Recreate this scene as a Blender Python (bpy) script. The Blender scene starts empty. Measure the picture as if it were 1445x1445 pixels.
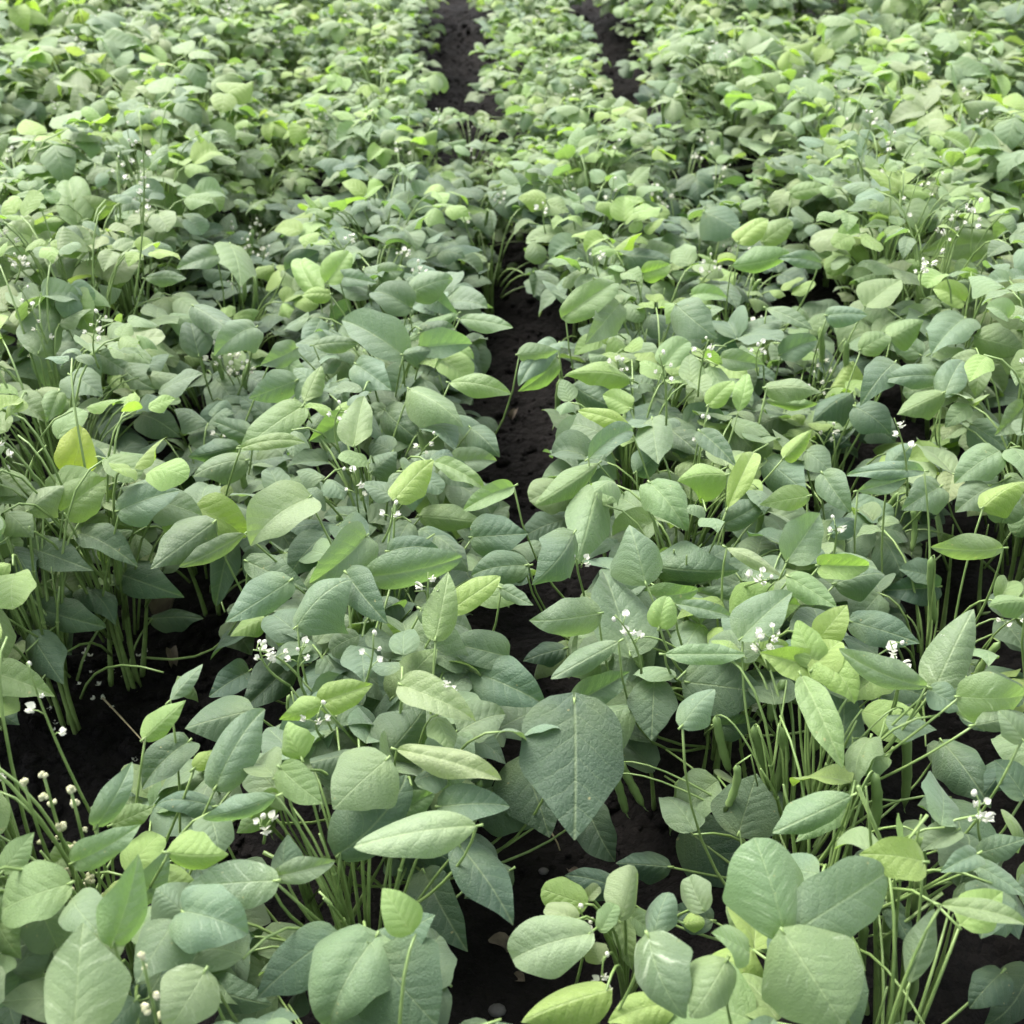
import bpy, math, random
import numpy as np
from mathutils import Vector, Matrix

R = math.radians
rnd = random.Random(11)
nr = np.random.RandomState(5)
S = bpy.context.scene
COL = S.collection

# ------------------------------------------------------------------ camera
PX, F, CX = 1445.0, 1700.0, 722.5
H, PITCH, YAW = 1.34, R(35.1), R(4.2)
CAM = Vector((0, 0, H))
RT = Vector((math.cos(YAW), -math.sin(YAW), 0))
FW = Vector((math.sin(YAW)*math.cos(PITCH), math.cos(YAW)*math.cos(PITCH), -math.sin(PITCH)))
UP = RT.cross(FW)

def ray(x, y):
    return FW + RT*((x-CX)/F) - UP*((y-CX)/F)
def at_h(x, y, h):                       # point seen at pixel x, y that stands h above the soil
    d = ray(x, y); return CAM + d*((h-H)/d.z)
def at_t(x, y, t):
    return CAM + ray(x, y)*t
def at_y(x, y, Y):
    d = ray(x, y); return CAM + d*(Y/d.y)
def proj(p):
    v = Vector(p)-CAM; t = v.dot(FW)
    return CX+F*v.dot(RT)/t, CX-F*v.dot(UP)/t, t

cam = bpy.data.cameras.new('camera'); co = bpy.data.objects.new('camera', cam); COL.objects.link(co)
co.matrix_world = Matrix((( RT.x, UP.x, -FW.x, 0), (RT.y, UP.y, -FW.y, 0), (RT.z, UP.z, -FW.z, H), (0, 0, 0, 1)))
cam.sensor_width = 36; cam.lens = 36*F/PX; cam.clip_start = .02; cam.clip_end = 2000
cam.dof.use_dof = True; cam.dof.focus_distance = 1.62; cam.dof.aperture_fstop = 6.5
S.camera = co

# ------------------------------------------------------------------ light
SUN_EL, SUN_AZ = R(58), R(-38)           # soft high light from the far left
w = bpy.data.worlds.new('World'); S.world = w; w.use_nodes = True
nt = w.node_tree; bg = nt.nodes['Background']
sky = nt.nodes.new('ShaderNodeTexSky'); sky.sky_type = 'NISHITA'; sky.sun_disc = False
sky.sun_elevation = SUN_EL; sky.sun_rotation = SUN_AZ; sky.air_density = 1.0; sky.dust_density = 4.0; sky.ozone_density = .7
hs = nt.nodes.new('ShaderNodeHueSaturation'); hs.inputs['Saturation'].default_value = .38   # thin white overcast
nt.links.new(sky.outputs[0], hs.inputs['Color']); nt.links.new(hs.outputs[0], bg.inputs[0]); bg.inputs[1].default_value = .15
sl = bpy.data.lights.new('sun', 'SUN'); sl.energy = 1.35; sl.angle = R(32); sl.color = (1, .975, .93)
so = bpy.data.objects.new('sun', sl); COL.objects.link(so)
sd = Vector((math.sin(SUN_AZ)*math.cos(SUN_EL), math.cos(SUN_AZ)*math.cos(SUN_EL), math.sin(SUN_EL)))
so.rotation_euler = sd.to_track_quat('Z', 'Y').to_euler(); so.location = sd*30
S.view_settings.view_transform = 'Standard'; S.view_settings.look = 'None'
S.view_settings.exposure = 2.0; S.view_settings.gamma = 1

# ------------------------------------------------------------------ materials
class N:
    def __init__(s, name):
        s.m = bpy.data.materials.new(name); s.m.use_nodes = True
        s.t = s.m.node_tree; s.t.nodes.clear()
        s.out = s.t.nodes.new('ShaderNodeOutputMaterial')
    def n(s, ty, **kw):
        n = s.t.nodes.new(ty)
        for k, v in kw.items(): setattr(n, k, v)
        return n
    def l(s, a, b): s.t.links.new(a, b)
    def put(s, sock, v):
        if hasattr(v, 'is_output'): s.l(v, sock)
        else: sock.default_value = v
    def math(s, op, a, b=0.0, c=0.0, clamp=False):
        n = s.n('ShaderNodeMath', operation=op, use_clamp=clamp)
        for i, v in enumerate((a, b, c)): s.put(n.inputs[i], v)
        return n.outputs[0]
    def mix(s, f, a, b, mode='MIX'):
        n = s.n('ShaderNodeMix', data_type='RGBA', blend_type=mode)
        s.put(n.inputs[0], f)
        for i, v in ((6, a), (7, b)):
            s.put(n.inputs[i], v if hasattr(v, 'is_output') else (*v, 1))
        return n.outputs[2]
    def ramp(s, v, lo, hi):
        n = s.n('ShaderNodeMapRange'); n.clamp = True
        s.put(n.inputs[0], v); s.put(n.inputs[1], lo); s.put(n.inputs[2], hi)
        return n.outputs[0]
    def noise(s, scale, detail=3, vec=None, rough=.55):
        n = s.n('ShaderNodeTexNoise'); n.inputs['Scale'].default_value = scale
        n.inputs['Detail'].default_value = detail; n.inputs['Roughness'].default_value = rough
        if vec is not None: s.l(vec, n.inputs['Vector'])
        return n.outputs[0]

def leaf_material(name, per_object, quilt=1.0, detail=True, streak=0.0):
    k = N(name)
    if per_object:
        oi = k.n('ShaderNodeObjectInfo'); tint = oi.outputs['Color']; rand = oi.outputs['Random']
    else:
        at = k.n('ShaderNodeAttribute', attribute_name='tint'); tint = at.outputs['Color']; rand = at.outputs['Alpha']
    uv = k.n('ShaderNodeUVMap', uv_map='uv').outputs[0]
    sp = k.n('ShaderNodeSeparateXYZ'); k.l(uv, sp.inputs[0])
    x = k.math('ABSOLUTE', sp.outputs[0]); y = sp.outputs[1]
    geo = k.n('ShaderNodeNewGeometry')
    off = k.n('ShaderNodeVectorMath', operation='ADD'); k.l(uv, off.inputs[0])
    cmb = k.n('ShaderNodeCombineXYZ'); k.l(k.math('MULTIPLY', rand, 37.0), cmb.inputs[0]); k.l(k.math('MULTIPLY', rand, 11.0), cmb.inputs[2])
    k.l(cmb.outputs[0], off.inputs[1]); P = off.outputs[0]
    wob = k.math('MULTIPLY', k.math('SUBTRACT', k.noise(5, 2, P), .5), .10)
    # side veins leave the midrib at a slant and bend towards the tip
    ph = k.math('ADD', k.math('SUBTRACT', y, k.math('MULTIPLY', x, .95)), k.math('MULTIPLY', k.math('MULTIPLY', x, x), .7))
    ph = k.math('MULTIPLY', k.math('ADD', ph, wob), 6.0)
    fr = k.math('ABSOLUTE', k.math('SUBTRACT', k.math('FRACT', ph), .5))     # 0 at a vein, .5 between
    vein = k.math('SUBTRACT', 1.0, k.ramp(fr, .0, .055))
    mid = k.math('SUBTRACT', 1.0, k.ramp(x, .003, .016))
    fade = k.math('SUBTRACT', 1.0, k.ramp(x, .12, .42))
    vein = k.math('MULTIPLY', vein, fade)
    blotch = k.noise(3.2, 4, P)
    fine = k.noise(26, 4, P)
    col = k.mix(k.math('MULTIPLY', k.ramp(blotch, .32, .72), .55), tint, (.78, .86, .72), 'MULTIPLY')
    col = k.mix(k.math('MULTIPLY', k.ramp(fine, .45, .75), .16), col, (1.0, 1.0, .8), 'SOFT_LIGHT')
    vcol = k.mix(.55, tint, (.34, .42, .20))
    col = k.mix(k.math('MULTIPLY', vein, .20), col, vcol)
    col = k.mix(k.math('MULTIPLY', mid, .42), col, vcol)
    grad = k.math('MULTIPLY', k.math('SUBTRACT', 1.0, k.ramp(y, .0, .45)), k.math('MULTIPLY', k.ramp(k.noise(2.0, 2, P), .35, .65), .45))
    col = k.mix(grad, col, k.mix(.5, tint, (.20, .27, .06)))
    # rare dry specks and a few insect nicks
    spk = k.ramp(k.noise(13, 1, P), .765, .80)
    col = k.mix(k.math('MULTIPLY', spk, .6), col, (.30, .27, .12))
    if streak:
        stv = k.n('ShaderNodeCombineXYZ'); k.l(k.math('MULTIPLY', ph, 2.4), stv.inputs[0]); k.l(k.math('MULTIPLY', x, 3.0), stv.inputs[1]); k.l(k.math('MULTIPLY', rand, 50.0), stv.inputs[2])
        st = k.ramp(k.noise(1.0, 3, stv.outputs[0]), .60, .78)
        col = k.mix(k.math('MULTIPLY', st, streak), col, (.55, .62, .45))
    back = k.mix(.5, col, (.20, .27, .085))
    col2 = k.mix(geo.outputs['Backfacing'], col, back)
    b = k.n('ShaderNodeBsdfPrincipled'); k.l(col2, b.inputs['Base Color'])
    k.l(k.math('ADD', .46, k.math('MULTIPLY', fine, .24)), b.inputs['Roughness'])
    b.inputs['Specular IOR Level'].default_value = .5
    b.inputs['Sheen Weight'].default_value = .16; b.inputs['Sheen Roughness'].default_value = .5
    tr = k.n('ShaderNodeBsdfTranslucent')
    k.l(k.mix(1.0, k.mix(.5, col, tint), (1.75, 2.0, .75), 'MULTIPLY'), tr.inputs[0])
    vo = k.n('ShaderNodeTexVoronoi', feature='DISTANCE_TO_EDGE'); vo.inputs['Scale'].default_value = 21; k.l(P, vo.inputs['Vector'])
    net = k.ramp(vo.outputs['Distance'], .0, .16)
    if detail:
        pil = k.math('MULTIPLY', k.math('POWER', k.math('MULTIPLY', fr, 2.0), .6), k.math('MULTIPLY', fade, .55))
        hgt = k.math('ADD', pil, k.math('ADD', k.math('MULTIPLY', net, .17 if quilt <= 1 else .12), k.math('MULTIPLY', k.noise(30, 5, P, .7), .55*quilt)))
        hgt = k.math('SUBTRACT', hgt, k.math('MULTIPLY', mid, .35))
        bp = k.n('ShaderNodeBump'); bp.inputs['Strength'].default_value = .42*quilt; bp.inputs['Distance'].default_value = .0048
        k.l(hgt, bp.inputs['Height']); k.l(bp.outputs[0], b.inputs['Normal']); k.l(bp.outputs[0], tr.inputs['Normal'])
    ms = k.n('ShaderNodeMixShader'); ms.inputs[0].default_value = .35
    k.l(b.outputs[0], ms.inputs[1]); k.l(tr.outputs[0], ms.inputs[2]); k.l(ms.outputs[0], k.out.inputs[0])
    return k.m

def plain(name, c1, c2, scale, rough=.5, bump=0.0, trans=0.0, dist=.002):
    k = N(name)
    tc = k.n('ShaderNodeTexCoord').outputs['Object']
    n1 = k.noise(scale, 4, tc)
    b = k.n('ShaderNodeBsdfPrincipled'); k.l(k.mix(k.ramp(n1, .3, .7), c1, c2), b.inputs['Base Color'])
    b.inputs['Roughness'].default_value = rough
    if bump:
        bp = k.n('ShaderNodeBump'); bp.inputs['Strength'].default_value = bump; bp.inputs['Distance'].default_value = dist
        k.l(k.noise(scale*3, 5, tc), bp.inputs['Height']); k.l(bp.outputs[0], b.inputs['Normal'])
    if trans:
        tr = k.n('ShaderNodeBsdfTranslucent'); tr.inputs[0].default_value = (*[min(1, v*1.2) for v in c2], 1)
        ms = k.n('ShaderNodeMixShader'); ms.inputs[0].default_value = trans
        k.l(b.outputs[0], ms.inputs[1]); k.l(tr.outputs[0], ms.inputs[2]); k.l(ms.outputs[0], k.out.inputs[0])
    else: k.l(b.outputs[0], k.out.inputs[0])
    return k.m

M_LEAF = leaf_material('bean leaf', True)
M_QUILT = leaf_material('quilted bean leaf', True, 1.5)
M_STREAK = leaf_material('streaked leaf', True, .9, True, .55)
M_FOL = leaf_material('bean foliage', False, 1.0, True)
M_STEM = plain('green stem', (.105, .170, .045), (.190, .270, .085), 40, .5, .2)
M_POD = plain('green pod', (.14, .22, .070), (.20, .29, .10), 30, .42, .15, .12)
M_PETAL = plain('white petal', (.46, .47, .38), (.62, .62, .53), 60, .6, 0, .25)
M_BUD = plain('cream bud', (.26, .28, .13), (.50, .48, .32), 90, .7, .4)
M_DRY = plain('dry stalk', (.16, .13, .07), (.30, .26, .15), 60, .8, .4)
M_STONE = plain('pebble', (.03, .028, .027), (.075, .07, .066), 70, .8, .5)

def soil_material():
    k = N('dark soil')
    tc = k.n('ShaderNodeTexCoord').outputs['Object']
    a = k.noise(9, 6, tc, .65); b_ = k.noise(70, 5, tc, .7)
    v = k.n('ShaderNodeTexVoronoi'); v.inputs['Scale'].default_value = 55; k.l(tc, v.inputs['Vector'])
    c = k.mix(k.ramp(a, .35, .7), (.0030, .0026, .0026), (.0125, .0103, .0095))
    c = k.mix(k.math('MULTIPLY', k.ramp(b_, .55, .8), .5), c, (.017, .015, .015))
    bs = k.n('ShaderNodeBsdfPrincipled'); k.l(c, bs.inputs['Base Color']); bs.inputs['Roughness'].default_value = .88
    bs.inputs['Specular IOR Level'].default_value = .12
    h = k.math('ADD', k.math('MULTIPLY', v.outputs['Distance'], -.7), k.math('MULTIPLY', b_, .9))
    bp = k.n('ShaderNodeBump'); bp.inputs['Strength'].default_value = 1.0; bp.inputs['Distance'].default_value = .022
    k.l(h, bp.inputs['Height']); k.l(bp.outputs[0], bs.inputs['Normal']); k.l(bs.outputs[0], k.out.inputs[0])
    return k.m
M_SOIL = soil_material()

# ------------------------------------------------------------------ tones (leaf base colours)
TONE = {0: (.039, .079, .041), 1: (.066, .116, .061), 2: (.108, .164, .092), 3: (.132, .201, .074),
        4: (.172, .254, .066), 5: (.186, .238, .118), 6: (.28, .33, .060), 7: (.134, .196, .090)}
def tone(t, j=.12, r=rnd):
    c = TONE[t]; k = 1+r.uniform(-j, j); g = r.uniform(-.06, .06)
    return (c[0]*k*(1+g), c[1]*k, c[2]*k*(1-g*1.6), r.random())

# ------------------------------------------------------------------ mesh helpers
class MB:
    def __init__(s): s.v = []; s.f = []; s.uv = []; s.tint = []
    def add(s, v, f, uv=None, tint=None):
        o = len(s.v); s.v += [tuple(p) for p in v]; s.f += [tuple(i+o for i in q) for q in f]
        s.uv += list(uv) if uv is not None else [(0, 0)]*len(v)
        s.tint += [tint or (1, 1, 1, 1)]*len(v)
    def tube(s, pts, rad, n=6, cap=True):
        pts = [Vector(p) for p in pts]; m = len(pts)
        if not hasattr(rad, '__len__'): rad = [rad]*m
        vs = []; fs = []
        ref = Vector((.31, .17, .93))
        for i, p in enumerate(pts):
            d = (pts[min(i+1, m-1)]-pts[max(i-1, 0)])
            d = d.normalized() if d.length > 1e-9 else Vector((0, 0, 1))
            a = d.cross(ref)
            if a.length < .05: a = d.cross(Vector((1, 0, 0)))
            a.normalize(); b = d.cross(a)
            for j in range(n):
                t = 2*math.pi*j/n; vs.append(p+(a*math.cos(t)+b*math.sin(t))*rad[i])
        for i in range(m-1):
            for j in range(n):
                fs.append((i*n+j, i*n+(j+1) % n, (i+1)*n+(j+1) % n, (i+1)*n+j))
        if cap: fs.append(tuple(range(n))[::-1]); fs.append(tuple((m-1)*n+j for j in range(n)))
        s.add(vs, fs)
    def ball(s, c, r, seg=8, ring=5, sq=(1, 1, 1), jit=0):
        vs = []; fs = []
        for i in range(ring+1):
            th = math.pi*i/ring
            for j in range(seg):
                a = 2*math.pi*j/seg; q = r*(1+rnd.uniform(-jit, jit))
                vs.append((c[0]+q*sq[0]*math.sin(th)*math.cos(a), c[1]+q*sq[1]*math.sin(th)*math.sin(a), c[2]+q*sq[2]*math.cos(th)))
        for i in range(ring):
            for j in range(seg): fs.append((i*seg+j, (i+1)*seg+j, (i+1)*seg+(j+1) % seg, i*seg+(j+1) % seg))
        s.add(vs, fs)
    def mesh(s, name, mat, tint=False):
        me = bpy.data.meshes.new(name); me.from_pydata(s.v, [], s.f)
        me.polygons.foreach_set('use_smooth', [True]*len(me.polygons))
        u = me.uv_layers.new(name='uv'); li = np.empty(len(me.loops), np.int32); me.loops.foreach_get('vertex_index', li)
        u.data.foreach_set('uv', np.array(s.uv, np.float32)[li].ravel())
        if tint:
            a = me.attributes.new('tint', 'FLOAT_COLOR', 'POINT'); a.data.foreach_set('color', np.array(s.tint, np.float32).ravel())
        me.materials.append(mat); return me
    def build(s, name, mat, parent=None, tint=False):
        o = bpy.data.objects.new(name, s.mesh(name, mat, tint)); COL.objects.link(o)
        if parent is not None: o.parent = parent
        return o

def tag(o, label=None, cat=None, group=None, kind=None):
    if label: o['label'] = label
    if cat: o['category'] = cat
    if group: o['group'] = group
    if kind: o['kind'] = kind
    return o
def empty(name, loc):
    o = bpy.data.objects.new(name, None); o.empty_display_size = .05; o.location = loc; COL.objects.link(o); return o
def bez(a, b, c, n):
    return [a*((1-t)**2)+b*(2*t*(1-t))+c*(t*t) for t in [i/n for i in range(n+1)]]

def profile(t, kind):
    if kind == 'round': return (t**.5*(1-t)**.5)/.5
    if kind == 'long': return (t**.75*(1-t)**.85)/.331
    return (t**.46*(1-t)**.98)/.4085
# leaf of length 1 along +Y whose midrib bends over like a draped cloth; every vertex (x, y, z) plus its uv
def leaf_grid(nv, nu, wid, kind, bend, cup, fold, wave, seed, asym=0.0, lobes=.05, twist=0.0, chord=False, power=1.1):
    q = random.Random(seed); p1, p2, fq = q.uniform(0, 6.28), q.uniform(0, 6.28), q.uniform(5, 10)
    sub = 60; my = [0.0]; mz = [0.0]
    ang = lambda t: -bend*t**power
    for i in range(sub):
        a_ = ang((i+.5)/sub); my.append(my[-1]+math.cos(a_)/sub); mz.append(mz[-1]+math.sin(a_)/sub)
    ca, sc = (math.atan2(mz[-1], my[-1]), 1/math.hypot(my[-1], mz[-1])) if chord else (0.0, 1.0)
    def mid(t):
        k = max(0, min(sub-1e-6, t*sub)); i = int(k); f = k-i
        if t < 0: return t, 0.0
        return my[i]+(my[i+1]-my[i])*f, mz[i]+(mz[i+1]-mz[i])*f
    vs = []; uv = []; fs = []
    for i in range(nv+1):
        t = i/nv; t = t*.55+.45*(.5-.5*math.cos(math.pi*t))
        pw = max(profile(t, kind), .012)*wid/2*(1-.30*max(0, (t-.72)/.28)*(1-t)*4*(kind != 'round'))
        for j in range(nu+1):
            u = -1+2*j/nu; au = abs(u)
            x = u*pw*(1+asym*(1 if u > 0 else -1))*(1+.05*math.sin(fq*1.7*t+p2)*au)
            y = t-lobes*au**2*(1-t)**5
            z = fold*abs(x)-cup*(x*x)/max(wid*.5, .05)*1.5
            z += wave*au*au*math.sin(fq*t+(p1 if u > 0 else p2))*min(1, pw/wid*3)
            z += -.0045*math.sin(t*36-au*6)*au*(1-au)*2.2+twist*x*t
            yy, zz = mid(y); a_ = ang(max(0, y)); yy -= math.sin(a_)*z; zz += math.cos(a_)*z
            if chord: yy, zz = (yy*math.cos(ca)+zz*math.sin(ca))*sc, (-yy*math.sin(ca)+zz*math.cos(ca))*sc
            vs.append((x, yy, zz)); uv.append((x, y))
    for i in range(nv):
        for j in range(nu):
            a = i*(nu+1)+j; fs.append((a, a+1, a+nu+2, a+nu+1))
    return vs, fs, uv

# library of leaf blades shared by the filler leaves of the near plants
LIB = {}
for kd in ('ovate', 'round', 'long'):
    LIB[kd] = []
    for i in range(12):
        wd = {'ovate': .80, 'round': .84, 'long': .5}[kd]*rnd.uniform(.88, 1.1)
        mb = MB(); v, f, u = leaf_grid(13, 8, wd, kd, (.35, .6, .8, 1.0, 1.15, 1.3, 1.5, .9, .7, 1.7, .2, 1.1)[i], rnd.uniform(.1, .6), rnd.choice((.1, .25, -.2, .6, .85, -.4, .4)),
                                       rnd.uniform(.015, .06), i*7+3, rnd.uniform(-.14, .14), rnd.uniform(.03, .10), rnd.uniform(-.5, .5), False, rnd.uniform(.8, 1.9))
        mb.add(v, f, u); LIB[kd].append(mb.mesh('leaf', M_LEAF))

# ------------------------------------------------------------------ layout of the rows
FUR = at_h(745, 830, 0).x                # the bare furrow between the two near rows

# leaves traced one by one from the photograph's near part: each gets its own place, size and height
# (base x, base y, tip x, tip y, width, level 0-3, tone[, shape])  in half-pixel units of one quarter of the picture
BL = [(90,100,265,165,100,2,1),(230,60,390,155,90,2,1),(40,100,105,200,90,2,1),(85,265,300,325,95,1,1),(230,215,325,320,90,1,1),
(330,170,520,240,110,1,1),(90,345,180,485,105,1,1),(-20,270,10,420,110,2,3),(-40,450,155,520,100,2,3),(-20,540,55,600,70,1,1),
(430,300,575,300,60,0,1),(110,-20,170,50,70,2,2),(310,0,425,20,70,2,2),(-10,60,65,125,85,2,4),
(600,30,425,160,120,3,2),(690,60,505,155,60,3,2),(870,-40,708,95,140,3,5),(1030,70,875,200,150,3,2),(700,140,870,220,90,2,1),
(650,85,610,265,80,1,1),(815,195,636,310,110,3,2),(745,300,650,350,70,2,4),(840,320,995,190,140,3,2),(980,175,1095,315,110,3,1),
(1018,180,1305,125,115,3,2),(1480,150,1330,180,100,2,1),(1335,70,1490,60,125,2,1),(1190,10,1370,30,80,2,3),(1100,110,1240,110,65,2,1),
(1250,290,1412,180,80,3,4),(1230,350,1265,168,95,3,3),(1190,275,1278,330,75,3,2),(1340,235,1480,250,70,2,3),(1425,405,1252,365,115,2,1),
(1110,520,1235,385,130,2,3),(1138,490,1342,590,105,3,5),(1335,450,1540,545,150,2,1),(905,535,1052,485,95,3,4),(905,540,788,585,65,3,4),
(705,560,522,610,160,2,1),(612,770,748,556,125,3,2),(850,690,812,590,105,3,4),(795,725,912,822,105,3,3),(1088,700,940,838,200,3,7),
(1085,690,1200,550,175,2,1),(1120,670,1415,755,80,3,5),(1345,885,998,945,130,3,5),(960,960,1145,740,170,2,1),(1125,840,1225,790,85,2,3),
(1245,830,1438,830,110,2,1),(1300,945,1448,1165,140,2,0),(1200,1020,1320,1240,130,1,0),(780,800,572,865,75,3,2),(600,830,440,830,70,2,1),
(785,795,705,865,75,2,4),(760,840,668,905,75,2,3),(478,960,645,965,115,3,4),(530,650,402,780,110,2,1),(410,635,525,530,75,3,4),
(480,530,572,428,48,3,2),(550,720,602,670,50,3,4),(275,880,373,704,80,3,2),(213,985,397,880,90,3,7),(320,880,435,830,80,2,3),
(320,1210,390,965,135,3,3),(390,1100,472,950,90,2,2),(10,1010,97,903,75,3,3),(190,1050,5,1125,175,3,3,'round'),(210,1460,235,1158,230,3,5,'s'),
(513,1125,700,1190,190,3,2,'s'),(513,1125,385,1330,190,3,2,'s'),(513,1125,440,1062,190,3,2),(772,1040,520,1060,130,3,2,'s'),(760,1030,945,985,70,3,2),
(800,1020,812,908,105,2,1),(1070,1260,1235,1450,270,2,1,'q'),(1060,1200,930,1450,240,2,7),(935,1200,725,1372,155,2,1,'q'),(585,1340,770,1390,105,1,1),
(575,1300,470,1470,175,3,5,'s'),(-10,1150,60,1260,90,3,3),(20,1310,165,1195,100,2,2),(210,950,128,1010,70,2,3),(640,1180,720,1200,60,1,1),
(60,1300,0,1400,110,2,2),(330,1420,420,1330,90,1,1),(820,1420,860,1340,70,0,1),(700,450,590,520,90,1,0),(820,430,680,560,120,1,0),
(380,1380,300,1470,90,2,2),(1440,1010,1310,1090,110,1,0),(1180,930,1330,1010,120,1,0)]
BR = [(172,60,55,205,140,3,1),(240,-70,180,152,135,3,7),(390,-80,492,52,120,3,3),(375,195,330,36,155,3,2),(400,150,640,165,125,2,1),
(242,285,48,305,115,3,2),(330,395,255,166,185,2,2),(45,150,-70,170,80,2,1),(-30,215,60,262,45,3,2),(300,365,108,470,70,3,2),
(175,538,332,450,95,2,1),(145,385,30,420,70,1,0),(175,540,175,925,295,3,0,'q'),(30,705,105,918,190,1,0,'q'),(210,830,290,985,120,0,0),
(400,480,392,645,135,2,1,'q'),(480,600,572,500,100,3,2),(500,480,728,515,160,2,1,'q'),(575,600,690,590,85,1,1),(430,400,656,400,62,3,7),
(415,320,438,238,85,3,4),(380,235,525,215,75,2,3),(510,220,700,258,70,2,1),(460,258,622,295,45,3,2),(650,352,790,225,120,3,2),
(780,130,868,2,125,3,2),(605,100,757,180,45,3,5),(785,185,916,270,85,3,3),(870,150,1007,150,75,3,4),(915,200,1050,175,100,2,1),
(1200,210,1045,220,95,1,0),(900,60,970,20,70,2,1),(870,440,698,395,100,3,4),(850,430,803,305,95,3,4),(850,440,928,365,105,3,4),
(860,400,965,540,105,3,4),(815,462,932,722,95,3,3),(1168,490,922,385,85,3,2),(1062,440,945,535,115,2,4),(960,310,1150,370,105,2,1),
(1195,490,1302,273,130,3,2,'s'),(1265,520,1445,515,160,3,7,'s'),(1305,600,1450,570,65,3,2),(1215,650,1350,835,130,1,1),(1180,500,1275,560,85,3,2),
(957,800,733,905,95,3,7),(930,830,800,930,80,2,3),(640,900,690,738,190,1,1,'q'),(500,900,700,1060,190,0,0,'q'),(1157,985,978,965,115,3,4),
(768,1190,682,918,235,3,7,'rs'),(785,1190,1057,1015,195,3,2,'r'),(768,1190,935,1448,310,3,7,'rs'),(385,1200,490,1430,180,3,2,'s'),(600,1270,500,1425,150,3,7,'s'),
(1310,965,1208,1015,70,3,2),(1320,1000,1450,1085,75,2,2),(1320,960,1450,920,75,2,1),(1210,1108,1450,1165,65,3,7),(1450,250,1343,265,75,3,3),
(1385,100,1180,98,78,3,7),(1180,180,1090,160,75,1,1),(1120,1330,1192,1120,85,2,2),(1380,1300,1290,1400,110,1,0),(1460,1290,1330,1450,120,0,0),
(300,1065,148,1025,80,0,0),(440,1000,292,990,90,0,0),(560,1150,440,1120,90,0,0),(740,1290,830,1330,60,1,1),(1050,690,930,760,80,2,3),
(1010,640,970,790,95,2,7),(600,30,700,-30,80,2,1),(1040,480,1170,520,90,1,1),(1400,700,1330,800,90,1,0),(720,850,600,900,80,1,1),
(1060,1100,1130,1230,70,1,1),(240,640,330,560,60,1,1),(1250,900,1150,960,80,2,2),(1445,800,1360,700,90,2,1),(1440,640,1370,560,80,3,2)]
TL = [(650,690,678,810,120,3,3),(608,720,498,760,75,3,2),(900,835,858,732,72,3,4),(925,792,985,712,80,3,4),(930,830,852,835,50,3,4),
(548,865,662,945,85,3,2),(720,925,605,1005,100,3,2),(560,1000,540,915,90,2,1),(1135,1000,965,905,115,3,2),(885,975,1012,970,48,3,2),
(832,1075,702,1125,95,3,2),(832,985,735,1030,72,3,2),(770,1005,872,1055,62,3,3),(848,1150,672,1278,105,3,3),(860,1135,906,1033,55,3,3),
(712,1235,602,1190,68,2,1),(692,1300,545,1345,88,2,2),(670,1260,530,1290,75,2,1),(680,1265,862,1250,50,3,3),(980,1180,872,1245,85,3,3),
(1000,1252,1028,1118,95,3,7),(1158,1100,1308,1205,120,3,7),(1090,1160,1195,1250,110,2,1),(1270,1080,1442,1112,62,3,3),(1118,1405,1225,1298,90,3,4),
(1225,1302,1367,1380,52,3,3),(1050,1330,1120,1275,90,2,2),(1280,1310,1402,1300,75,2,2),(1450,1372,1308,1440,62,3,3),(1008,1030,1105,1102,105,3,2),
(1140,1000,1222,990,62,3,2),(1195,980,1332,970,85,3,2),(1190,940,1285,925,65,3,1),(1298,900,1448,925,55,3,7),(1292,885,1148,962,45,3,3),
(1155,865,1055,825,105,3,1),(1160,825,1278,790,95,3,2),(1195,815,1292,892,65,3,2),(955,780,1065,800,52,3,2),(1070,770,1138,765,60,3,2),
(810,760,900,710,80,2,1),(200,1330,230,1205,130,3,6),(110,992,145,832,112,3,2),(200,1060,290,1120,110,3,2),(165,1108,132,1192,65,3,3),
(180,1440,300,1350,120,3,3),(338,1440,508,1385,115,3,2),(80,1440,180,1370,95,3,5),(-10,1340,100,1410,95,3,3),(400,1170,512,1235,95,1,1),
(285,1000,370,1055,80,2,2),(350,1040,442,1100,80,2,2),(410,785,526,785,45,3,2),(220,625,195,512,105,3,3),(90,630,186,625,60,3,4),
(210,590,332,575,75,3,3),(330,1150,300,1260,80,1,1),(1330,1210,1410,1290,80,2,1),(990,870,940,910,80,2,1),(760,1180,680,1120,80,1,1)]
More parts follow.
